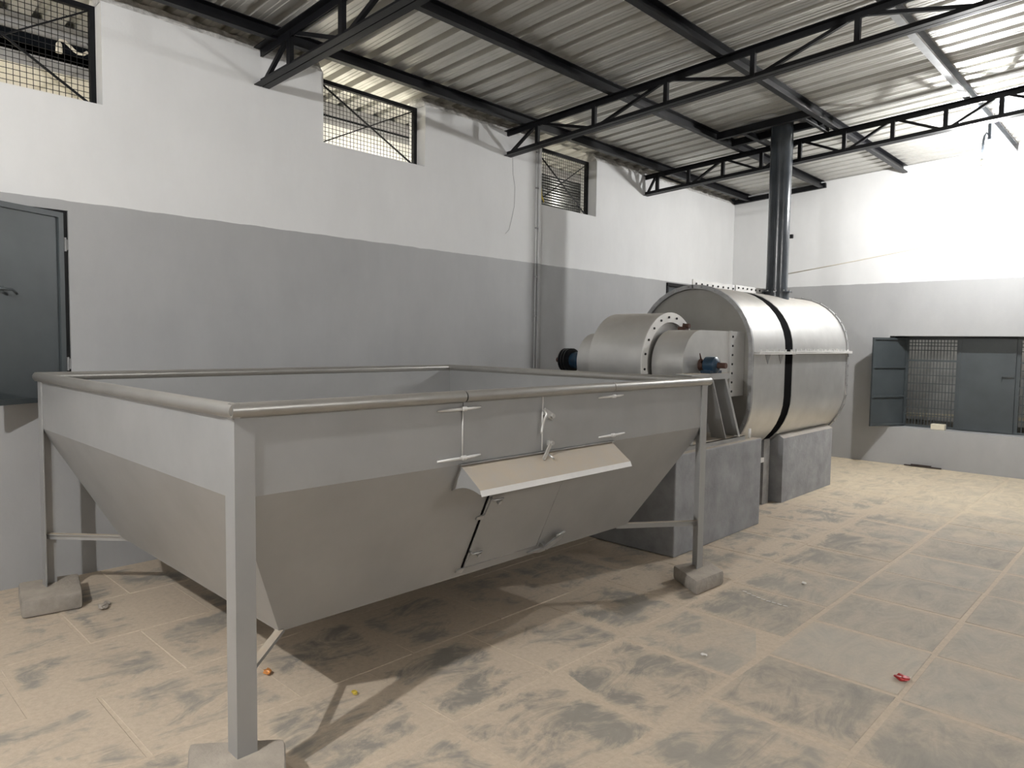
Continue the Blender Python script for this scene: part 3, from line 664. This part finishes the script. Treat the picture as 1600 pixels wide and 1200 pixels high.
# door latches
bm = B(); bar(bm, (X1 + 0.02, 2.765, 1.262), (X1 + 0.022, 2.69, 1.30), 0.006, 0.034); tube(bm, [(X1 + 0.02, 2.69, 1.302), (X1 + 0.045, 2.685, 1.285), (X1 + 0.03, 2.68, 1.25), (X1 + 0.025, 2.672, 1.20), (X1 + 0.03, 2.668, 1.185)], 0.007, 8); lathe(bm, [(0, 0), (0.012, 0), (0.012, 0.02), (0, 0.02)], (X1 + 0.018, 2.75, 1.27), (1, 0, 0), 8); bar(bm, (X1, 2.75, 1.27), (X1 + 0.02, 2.75, 1.27), 0.03, 0.03); obj('latch', bm, M_SILVER2, hop)
bm = B(); bar(bm, (X1 + 0.02, 2.755, 1.132), (X1 + 0.05, 2.66, 1.055), 0.006, 0.026); tube(bm, [(X1 + 0.02, 2.72, 1.08), (X1 + 0.075, 2.71, 1.06)], 0.006, 8); lathe(bm, [(0, 0), (0.012, 0), (0.012, 0.02), (0, 0.02)], (X1 + 0.018, 2.748, 1.13), (1, 0, 0), 8); bar(bm, (X1, 2.748, 1.13), (X1 + 0.02, 2.748, 1.13), 0.026, 0.026); obj('latch', bm, M_SILVER2, hop)
# hood over the discharge hatch
HF, ZF = -2.225, 0.990
hood = B(); panel(hood, [(X1 + 0.001, 2.14, 1.082), (X1 + 0.001, 3.31, 1.082), (HF, 3.285, ZF), (HF, 2.125, ZF)], (0, 0, -0.004)); hd = obj('hood', hood, M_SILVER, hop)
bm = B(); panel(bm, [(HF, 2.125, ZF), (HF, 3.285, ZF), (HF + 0.012, 3.285, ZF - 0.026), (HF + 0.012, 2.125, ZF - 0.026)], (-0.004, 0, -0.001)); obj('hood_lip', bm, M_PALE, hd)
def cheek(y0, y1):
    pts = [(X1, y0, 1.08)] + [(X1 + (HF - X1) * k / 8, y0 + (y1 - y0) * k / 8, 1.08 + (ZF - 1.08) * k / 8) for k in range(1, 9)]
    pts += [(HF + (-2.435 - HF) * k / 8, y1 + (y0 - y1) * k / 8, (ZF - 0.02) + (0.955 - ZF + 0.02) * k / 8 + 0.022 * math.sin(PI * k / 8)) for k in range(0, 9)]
    bm = B(); panel(bm, pts, (0, 0.004, 0)); obj('hood_cheek', bm, M_SILVER, hd)
cheek(2.14, 2.125); cheek(3.306, 3.281)
bm = B(); bar(bm, (X1 + 0.008, 2.13, 1.086), (X1 + 0.008, 3.32, 1.086), 0.016, 0.006); obj('hood_rail', bm, M_FLANGE, hd)
# hatch on the sloping panel
def sp(z, y, n=0.0):
    x = -2.376 + (z - 1.085) * 0.324 / 0.665; p = Vector((x, y, z)) + slope_n * n; return (p.x, p.y, p.z)
bm = B(); panel(bm, [sp(0.475, 2.428, .0015), sp(0.475, 2.995, .0015), sp(1.04, 2.975, .0015), sp(1.04, 2.418, .0015)], slope_n * 0.006); ht = obj('discharge_hatch', bm, M_SILVER, hop)
bm = B(); panel(bm, [sp(0.465, 2.418, .002), sp(0.465, 2.428, .002), sp(1.04, 2.418, .002), sp(1.04, 2.408, .002)], slope_n * 0.002); obj('gap', bm, M_INK, ht)  # black strip paints the shade along the hatch edge
bm = B(); tube(bm, [sp(0.475, 2.998, .006), sp(0.7, 2.99, .006), sp(1.04, 2.978, .006)], 0.004, 6); tube(bm, [sp(0.47, 2.45, .006), sp(0.473, 2.75, .006), sp(0.475, 2.99, .006)], 0.004, 6); obj('weld_bead', bm, M_FLANGE, ht)
for z in (0.84, 0.535):
    bm = B(); panel(bm, [sp(z + .045, 2.43, .012), sp(z + .03, 2.43, .012), sp(z - .06, 2.395, .03), sp(z - .07, 2.37, .012), sp(z - .055, 2.37, .012), sp(z - .035, 2.40, .03)], slope_n * 0.008)
    tube(bm, [sp(z + .035, 2.43, .0), sp(z + .035, 2.43, .03), sp(z + .035, 2.50, .03), sp(z + .02, 2.505, .02)], 0.006, 8); lathe(bm, [(0, 0), (0.011, 0), (0.011, 0.02), (0, 0.02)], sp(z + 0.005, 2.50, 0.004), slope_n, 8); obj('latch', bm, M_GALV, ht)
bm = B(); panel(bm, [sp(0.455, 2.92, .012), sp(0.475, 3.02, .03), sp(0.455, 3.06, .03), sp(0.44, 3.02, .02)], slope_n * 0.01); panel(bm, [sp(0.475, 3.03, .03), sp(0.515, 3.10, .03), sp(0.53, 3.19, .02), sp(0.495, 3.19, .02), sp(0.455, 3.07, .03)], slope_n * 0.01); tube(bm, [sp(0.53, 3.12, .03), sp(0.545, 3.19, .03)], 0.007, 8); bar(bm, sp(0.47, 3.05, 0), sp(0.47, 3.05, 0.035), 0.03, 0.03); obj('latch', bm, M_GALV, ht)

# footing blocks
def block(pts, z, lab):
    bm = B(); panel(bm, [(x, y, 0.0) for x, y in pts], (0, 0, z)); bmesh.ops.recalc_face_normals(bm, faces=bm.faces)
    o = obj('concrete_block', bm, M_CONC, bevel=0.022, smooth=30); return tag(o, lab, 'block', 'blocks under the hopper legs')
block([(-2.60, 1.00), (-2.36, 0.90), (-2.13, 1.14), (-2.38, 1.27)], 0.150, 'flat concrete block under the near front leg of the hopper, cut by the picture edge')
block([(-5.20, 0.98), (-4.80, 0.915), (-4.755, 1.22), (-5.15, 1.30)], 0.108, 'worn concrete block under the hopper leg beside the left wall')
block([(-2.535, 4.30), (-2.245, 4.11), (-2.225, 4.45), (-2.44, 4.60)], 0.100, 'small concrete block under the hopper leg nearest the drum')
block([(-5.2, 4.25), (-4.9, 4.25), (-4.9, 4.55), (-5.2, 4.55)], 0.10, 'concrete block under the far hopper leg hidden behind the hopper')

# ------------------------------------------------------------------ plinths
bm = B(); box(bm, -4.40, -2.78, 4.72, 6.22, 0.0, 0.80)
tag(obj('masonry_plinth', bm, M_PLINTH, bevel=0.012), 'grey painted plinth under the blower, dusty on top', 'plinth', 'machine plinths')
CX, HW, ZU, ZL = -3.52, 0.62, 1.60, 1.14
prof = [(-3.0, 0.0), (-3.0, 0.68)]
for k in range(0, 17):
    a = -0.83 + 1.66 * k / 16                        # angle from straight down
    prof.append((CX - (HW + 0.006) * math.sin(a), ZL - (HW + 0.006) * math.cos(a)))
prof += [(-4.04, 0.68), (-4.04, 0.0)]
bm = B(); panel(bm, [(x, 7.23, z) for x, z in prof], (0, 1.40, 0))
tag(obj('masonry_plinth', bm, M_PLINTH), 'pale grey plinth cradling the rear half of the drum', 'plinth', 'machine plinths')

# ------------------------------------------------------------------ furnace drum (axis along the left wall)
def oval(y, g=0.0, n=20):
    pts = []
    for k in range(n + 1):
        a = PI * k / n; pts.append((CX + (HW + g) * math.cos(a), y, ZU + (HW + g) * math.sin(a)))
    for k in range(n + 1):
        a = PI + PI * k / n; pts.append((CX + (HW + g) * math.cos(a), y, ZL + (HW + g) * math.sin(a)))
    return pts
drum = thing('furnace_drum', 'silver sheet-metal furnace drum in two halves with a black gap', 'furnace', (CX, 7.45, 0.5))
def shell(name, y0, y1, mat, g=0.0, t=0.006):
    bm = B(); ring_extrude(bm, oval(y0, g), oval(y0, g - t), (0, y1 - y0, 0)); return obj(name, bm, mat, drum, smooth=40)
shell('front_shell', 6.225, 6.955, M_SILVER2); shell('rear_shell', 7.145, 8.695, M_SILVER2); shell('gap_shade_band', 6.93, 7.17, M_INK, -0.007)  # nearly flush black band paints the shade of the deep gap
bm = B(); ring_extrude(bm, oval(6.20, 0.012), oval(6.20, -0.028), (0, 0.03, 0)); fl = obj('front_flange', bm, M_FLANGE, drum, smooth=40)
bm = B(); ring_extrude(bm, oval(8.69, 0.016), oval(8.69, -0.028), (0, 0.04, 0)); fr = obj('rear_flange', bm, M_FLANGE, drum, smooth=40)
bm = B(); panel(bm, oval(6.235, -0.012), (0, 0.006, 0)); obj('front_plate', bm, M_ENDPLATE, drum)
bm = B(); panel(bm, oval(8.70, -0.01), (0, 0.006, 0)); obj('rear_plate', bm, M_SILVER, drum)
BOLT_Y = hexbolt(0.009, 0.008, (0, -1, 0)); BOLT_Y.materials.append(M_FLANGE)
BOLT_Z = hexbolt(0.010, 0.022, (0, 0, 1)); BOLT_Z.materials.append(M_PALE)
BOLT_X = hexbolt(0.011, 0.008, (1, 0, 0)); BOLT_X.materials.append(M_BLACK)
BOLT_R = hexbolt(0.010, 0.016, (0, 0, 1)); BOLT_R.materials.append(M_FLANGE)
def perim(g, step):
    L = []; arc = PI * (HW + g); st = ZU - ZL; tot = 2 * arc + 2 * st; s = 0
    while s < tot - step * .5:
        if s < arc: a = s / (HW + g); L.append((CX + (HW + g) * math.cos(a), ZU + (HW + g) * math.sin(a), a))
        elif s < arc + st: L.append((CX - HW - g, ZU - (s - arc), PI))
        elif s < 2 * arc + st: a = PI + (s - arc - st) / (HW + g); L.append((CX + (HW + g) * math.cos(a), ZL + (HW + g) * math.sin(a), a))
        else: L.append((CX + HW + g, ZL + (s - 2 * arc - st), 0))
        s += step
    return L
for x, z, a in perim(-0.010, 0.145): inst('bolt', BOLT_Y, (x, 6.20, z), fl)
for x, z, a in perim(0.012, 0.115):
    inst('bolt', BOLT_R, (x, 8.705, z), fr, (0, PI / 2 - a, 0))
# side seam: bolted horizontal flanges
for sgn in (1, -1):
    xs0 = CX + sgn * HW
    for y0, y1, dz in ((6.26, 7.075, 0.0), (7.085, 8.735, 0.006)):
        bm = B()
        for z in (1.563 + dz, 1.578 + dz): box(bm, min(xs0, xs0 + sgn * 0.055), max(xs0, xs0 + sgn * 0.055), y0, y1, z, z + 0.011)
        s = obj('side_seam', bm, M_PALE, drum)
        y = y0 + 0.06
        while y < y1 - 0.02: inst('bolt', BOLT_Z, (xs0 + sgn * 0.034, y, 1.588 + dz), s); y += 0.14 if y0 < 7 else 0.115
    for y in (6.55, 6.85):
        bm = B(); panel(bm, [(xs0, y - 0.06, 1.562), (xs0, y + 0.06, 1.562), (xs0, y, 1.47)], (sgn * 0.004, 0, 0)); obj('shadow_triangle', bm, M_FLANGE, drum)  # dark triangle plates stand in for shadows below the seam
# fins along the crown
for y0, y1, zt_ in ((6.20, 7.075, 2.285), (7.10, 7.92, 2.290)):
    bm = B(); box(bm, CX - 0.012, CX + 0.0, y0, y1, 2.19, zt_); s = obj('crown_fin', bm, M_PALE, drum)
    n = 8
    for k in range(n): inst('bolt', BOLT_X, (CX, y0 + 0.06 + (y1 - y0 - 0.1) * k / (n - 1), 2.245 if y0 < 7 else 2.262), s)
# sheet leg and strut below the front half
bm = B(); box(bm, -3.95, -3.12, 7.02, 7.10, 0.0, 0.66); box(bm, -3.16, -3.10, 6.99, 7.13, 0.0, 0.68); obj('support_leg', bm, M_FLANGE, drum)
bm = B(); bar(bm, (-3.09, 6.23, 0.49), (-3.12, 7.0, 0.47), 0.04, 0.05); obj('strut', bm, M_PALE, drum)
bm = B(); box(bm, -3.9, -3.2, 6.35, 6.42, 0.0, 0.56); obj('support_leg', bm, M_FLANGE, drum)

# chimney
PX, PY = -3.395, 7.84
ch = thing('chimney_pipe', 'dark glossy grey chimney pipe rising from the drum through the roof', 'chimney', (PX, PY, 2.2))
bm = B(); lathe(bm, [(0.112, 2.15), (0.115, 2.3), (0.122, 4.6), (0.116, 4.6), (0.108, 2.3), (0.106, 2.15)], (PX, PY, 0), (0, 0, 1), 32); obj('pipe', bm, M_PIPE, ch, smooth=40)
bm = B(); lathe(bm, [(0.112, 2.24), (0.165, 2.24), (0.165, 2.254), (0.112, 2.254)], (PX, PY, 0), (0, 0, 1), 32); cf = obj('base_flange', bm, M_PIPE, ch)
bm = B(); lathe(bm, [(0.135, 2.15), (0.135, 2.242), (0.12, 2.242), (0.12, 2.15)], (PX, PY, 0), (0, 0, 1), 32); obj('collar', bm, M_PIPE, ch, smooth=40)
for k in range(10):
    a = 2 * PI * k / 10; inst('bolt', BOLT_R, (PX + 0.145 * math.cos(a), PY + 0.145 * math.sin(a), 2.254), cf)
bm = B(); tube(bm, [(PX, PY - 0.12, 2.3), (PX, PY - 0.12, 3.9)], 0.003, 6); obj('seam', bm, M_PIPE, ch)
cs = thing('chimney_bracket', 'black steel bracket of beams under the roof that steadies the chimney top', 'bracket', (-3.5, 7.75, 3.95))
zc = lambda x: zroof(x) - 0.05
bm = B(); bar(bm, (-4.03, 7.56, zc(-4.0) - 0.02), (-2.98, 7.56, zc(-3.0) - 0.02), 0.05, 0.08); obj('front_beam', bm, M_BLACK, cs)
bm = B(); bar(bm, (-4.03, 7.93, zc(-4.0) - 0.02), (-2.98, 7.93, zc(-3.0) - 0.02), 0.05, 0.08); obj('rear_beam', bm, M_BLACK, cs)
for x, m_ in ((-3.72, M_BLACK), (-3.05, M_BLACK)):
    bm = B(); bar(bm, (x, 7.59, zc(x) - 0.035), (x, 8.22, zc(x) - 0.035), 0.05, 0.05); obj('side_piece', bm, m_, cs)
bm = B(); bar(bm, (-3.03, 7.59, zc(-3.03) - 0.062), (-3.03, 8.2, zc(-3.03) - 0.062), 0.012, 0.004); obj('bright_edge', bm, M_GALV, cs)
for x0, x1, y0, y1, t_ in ((-3.75, -3.5, 7.6, 8.1, 0.03), (-3.22, -2.99, 7.62, 8.1, -0.03)):
    bm = B(); panel(bm, [(x0, y0, zc(x0) + 0.02), (x1, y0, zc(x1) + 0.02 + t_), (x1, y1, zc(x1) + 0.03), (x0, y1, zc(x0) + 0.01)], (0, 0, 0.002)); obj('flashing', bm, M_GALV, cs)

# ------------------------------------------------------------------ blower in front of the drum (shaft along the end wall)
AY, AZ = 5.45, 1.475
blw = thing('blower', 'silver centrifugal blower with stepped round casings feeding the drum', 'blower', (-3.6, AY, 0.8))
def dshape(x, r, yend):
    pts = [(x, yend, AZ + r)] + [(x, AY + r * math.cos(a), AZ + r * math.sin(a)) for a in [PI / 2 + PI * k / 24 for k in range(25)]] + [(x, yend, AZ - r)]
    return pts
bm = B(); panel(bm, dshape(-3.0, 0.297, 5.955), (-0.30, 0, 0)); obj('outlet_casing', bm, M_SILVER2, blw, smooth=30)
bm = B(); box(bm, -3.30, -2.985, 5.957, 6.232, AZ - 0.297, AZ + 0.297); dt = obj('outlet_duct', bm, M_SILVER2, blw)
bm = B(); box(bm, -2.9995, -2.978, 5.945, 5.97, AZ - 0.30, AZ + 0.30); js = obj('joint_strip', bm, M_SILVER2, blw)
for k in range(7): inst('bolt', BOLT_X, (-2.986, 5.992, AZ - 0.25 + 0.083 * k), dt)
bm = B(); lathe(bm, [(0.0, -3.86), (0.447, -3.86), (0.447, -3.31), (0.365, -3.31), (0.365, -3.33), (0.0, -3.33)], (0, AY, AZ), (1, 0, 0), 64); big = obj('main_casing', bm, M_SILVER2, blw, smooth=40)
bm = B(); lathe(bm, [(0.452, -3.308), (0.452, -3.298), (0.366, -3.298), (0.366, -3.308), (0.452, -3.308)], (0, AY, AZ), (1, 0, 0), 64); bf = obj('casing_flange', bm, M_PALE, blw, smooth=40)
for k in range(20):
    a = 2 * PI * k / 20 + 0.1; inst('bolt', BOLT_X, (-3.298, AY + 0.41 * math.cos(a), AZ + 0.41 * math.sin(a)), bf)
bm = B(); lathe(bm, [(0.0, -4.14), (0.265, -4.14), (0.265, -3.86), (0, -3.86)], (0, AY, AZ), (1, 0, 0), 48); obj('drive_casing', bm, M_SILVER2, blw, smooth=40)
bm = B(); box(bm, -3.29, -3.22, AY + 0.10, AY + 0.17, AZ + 0.297, AZ + 0.33); lathe(bm, [(0, -3.25), (0.022, -3.25), (0.022, -3.19), (0, -3.19)], (0, AY + 0.13, AZ + 0.335), (1, 0, 0), 8); obj('rusty_lug', bm, M_RUST, blw)
bm = B(); lathe(bm, [(0, -4.60), (0.024, -4.60), (0.024, -2.765), (0, -2.765)], (0, AY, AZ), (1, 0, 0), 16); obj('shaft', bm, M_RUST, blw, smooth=40)
# pulley with v-grooves
bm = B(); pr = [(0.03, -4.50)]
for k in range(3):
    s = -4.50 + 0.035 * k; pr += [(0.118, s), (0.118, s + 0.007), (0.098, s + 0.014), (0.098, s + 0.02), (0.118, s + 0.03)]
pr += [(0.118, -4.40), (0.09, -4.395), (0.03, -4.39)]
lathe(bm, pr, (0, AY, AZ), (1, 0, 0), 32); pu = obj('drive_pulley', bm, M_RUBBER, blw, smooth=25)
bm = B(); lathe(bm, [(0.03, -4.40), (0.075, -4.395), (0.085, -4.36), (0.085, -4.26), (0.06, -4.22), (0.03, -4.20)], (0, AY, AZ), (1, 0, 0), 24); obj('bearing_housing', bm, M_BLUE, blw, smooth=35)
# bearing at the near end
bh = B(); lathe(bh, [(0.03, -2.965), (0.05, -2.96), (0.072, -2.945), (0.075, -2.90), (0.072, -2.855), (0.05, -2.84), (0.03, -2.835)], (0, AY, AZ + 0.0), (1, 0, 0), 24)
box(bh, -2.945, -2.855, AY - 0.10, AY + 0.10, 1.408, 1.432); box(bh, -2.935, -2.865, AY - 0.065, AY + 0.065, 1.432, 1.47); obj('bearing_housing', bh, M_BLUE, blw, smooth=35)
bm = B(); lathe(bm, [(0, -2.999), (0.055, -2.999), (0.04, -2.97), (0.03, -2.965)], (0, AY, AZ), (1, 0, 0), 20); obj('shaft_seal', bm, M_RUST, blw)
bm = B(); tube(bm, [(-2.97, AY - 0.03, 1.50), (-2.96, AY - 0.07, 1.525), (-2.955, AY - 0.10, 1.575)], [0.012, 0.008, 0.004], 6); obj('grease_rag', bm, M_RUST, blw)
# bearing stand
st = thing('bearing_stand', 'silver steel trestle carrying the blower bearing on its plinth', 'stand', (-2.9, 5.5, 0.8))
bm = B(); box(bm, -2.985, -2.83, 5.02, 5.655, 1.398, 1.408); box(bm, -2.842, -2.83, 5.02, 5.655, 1.36, 1.398); box(bm, -2.985, -2.973, 5.02, 5.655, 1.36, 1.398); obj('top_rail', bm, M_SILVER, st)
def leg(yt0, yt1, yb0, yb1):
    bm = B(); panel(bm, [(-2.965, yt0, 1.36), (-2.965, yt1, 1.36), (-2.965, yb1, 0.84), (-2.965, yb0, 0.84)], (-0.006, 0, 0))
    for a, b_ in ((yt0, yb0), (yt1, yb1)): bar(bm, (-2.90, a, 1.36), (-2.90, b_, 0.84), 0.01, 0.135, (1, 0, 0))
    panel(bm, [(-2.832, yt1 - 0.03, 1.36), (-2.832, yt1, 1.36), (-2.832, yb1, 0.84), (-2.832, yb1 - 0.03, 0.84)], (-0.006, 0, 0))
    obj('leg', bm, M_SILVER, st)
leg(5.36, 5.60, 5.62, 5.88); leg(5.07, 5.30, 4.82, 5.05)
bm = B(); box(bm, -2.985, -2.835, 4.76, 5.99, 0.80, 0.806); box(bm, -2.841, -2.835, 4.76, 5.99, 0.806, 0.84); box(bm, -2.985, -2.979, 4.76, 5.99, 0.806, 0.84); box(bm, -2.985, -2.835, 4.76, 5.99, 0.834, 0.84); obj('base_channel', bm, M_SILVER, st)
bm = B(); tube(bm, [(-2.86, 6.13, 0.79), (-2.86, 6.13, 0.885)], 0.013, 10); tag(obj('anchor_rod', bm, M_PALE), 'short upright steel rod on the corner of the blower plinth', 'rod')
bm = B(); lathe(bm, [(0, 0.0), (0.026, 0.0), (0.022, 0.008), (0, 0.010)], (-2.85, 5.86, 0.84), (0, 0, 1), 10); tag(obj('white_lump', bm, M_PAPER), 'white plaster lump at the foot of the bearing stand', 'lump')

# ------------------------------------------------------------------ conduit, cable, small fittings
cd = thing('wall_conduit', 'pair of painted conduit pipes running down the left wall from the middle truss', 'conduit', (XW + 0.02, 6.07, 0))
bm = B(); tube(bm, [(XW + 0.013, 6.035, 0.0), (XW + 0.013, 6.035, 3.88)], 0.011, 10); obj('thin_pipe', bm, M_WALL, cd)
bm = B(); box(bm, XW, XW + 0.03, 6.062, 6.10, 0.0, 3.88); obj('trunking', bm, M_WALL, cd, bevel=0.005)
for z in (0.5, 1.35, 1.95, 2.4, 2.95, 3.4, 3.8):
    bm = B(); bar(bm, (XW + 0.02, 6.012, z), (XW + 0.02, 6.058, z), 0.014, 0.016); lathe(bm, [(0, 0.02), (0.005, 0.02), (0.005, 0.034), (0, 0.034)], (XW, 6.018, z), (1, 0, 0), 6); obj('clip', bm, M_FLANGE, cd)
bm = B(); tube(bm, [(XW + 0.004, 5.64, 3.70), (XW + 0.006, 5.65, 3.5), (XW + 0.004, 5.685, 3.36), (XW + 0.005, 5.68, 3.15), (XW + 0.004, 5.64, 3.0), (XW + 0.005, 5.60, 2.88), (XW + 0.01, 5.54, 2.83)], 0.0016, 6)
tag(obj('loose_cable', bm, M_LANEGREY), 'thin loose wire dangling on the white wall below the middle truss', 'cable')
bm = B(); tube(bm, [(XW - 0.02, 6.13, 3.85), (XW - 0.03, 6.135, 3.6), (XW + 0.0, 6.14, 3.33), (XW + 0.01, 6.16, 3.28), (XW - 0.02, 6.20, 3.27), (XW - 0.05, 6.19, 3.33), (XW - 0.1, 6.16, 3.42)], 0.006, 6)
tag(obj('yellow_cable', bm, M_GOLD), 'yellow cable looped at the corner of the farthest high window', 'cable')
bm = B(); box(bm, -4.525, -4.475, YB - 0.04, YB, 3.30, 3.36); tag(obj('wall_socket', bm, M_BLACK, bevel=0.006), 'small black fitting on the white end wall right of the chimney', 'fitting')

# ------------------------------------------------------------------ litter on the floor
def crumple(name, p, r, mat, lab, cat, seed):
    random.seed(seed); bm = B(); bmesh.ops.create_icosphere(bm, subdivisions=2, radius=r)
    for v in bm.verts:
        k = random.uniform(0.55, 1.25); v.co = Vector((v.co.x * k * 1.3, v.co.y * k, v.co.z * k * 0.55))
    zm = min(v.co.z for v in bm.verts)
    bmesh.ops.translate(bm, verts=bm.verts, vec=(p[0], p[1], -zm + 0.0))
    tag(obj(name, bm, mat), lab, cat)
crumple('wrapper', (-3.19, 1.61), 0.021, M_ORANGE, 'red and orange sweet wrapper on the floor under the hopper', 'wrapper', 1)
crumple('wrapper', (-2.72, 1.80), 0.014, M_GOLD, 'gold foil wrapper on the floor beside the hopper shadow', 'wrapper', 2)
crumple('wrapper', (-0.94, 3.80), 0.026, M_RED, 'dark red wrapper lying on the open floor at the right', 'wrapper', 3)
crumple('pebble', (-1.77, 3.34), 0.014, M_PAPER, 'small white stone chip on the floor left of the red wrapper', 'stone', 4)
crumple('scrap', (-1.84, 4.87), 0.013, M_PAPER, 'tiny white scrap on the floor right of the small block', 'scrap', 5)
crumple('stone_chip', (-4.66, 1.30), 0.03, M_CONC, 'broken concrete chip beside the worn block near the left wall', 'stone', 6)
crumple('stone_chip', (-4.72, 1.34), 0.02, M_CONC, 'smaller concrete chip right against the worn block near the left wall', 'stone', 8)
bm = B(); bar(bm, (-2.78, YB - 0.05, 0.012), (-2.33, YB - 0.04, 0.012), 0.035, 0.012); bar(bm, (-2.7, YB - 0.03, 0.025), (-2.45, YB - 0.05, 0.03), 0.03, 0.01); tag(obj('wood_strip', bm, M_SCRAP), 'dark splintered strip on the floor at the foot of the end wall', 'strip')
random.seed(11); DR = ((-2.06, 4.42), (-1.76, 4.36))
bm = B()
for k in range(9):
    t = k / 8; p = Vector((DR[0][0] + (DR[1][0] - DR[0][0]) * t, DR[0][1] + (DR[1][1] - DR[0][1]) * t - 0.02 * math.sin(PI * t), 0.0)); panel(bm, [(p.x - .012, p.y - .006, 0.0012), (p.x + .016, p.y - .002, 0.0012), (p.x + .014, p.y + .008, 0.0012), (p.x - .01, p.y + .006, 0.0012)], (0, 0, 0.001))
o = obj('paint_drips', bm, M_PAPER); o['kind'] = 'stuff'; tag(o, 'short trail of white paint drips on the floor right of the small block', 'paint')
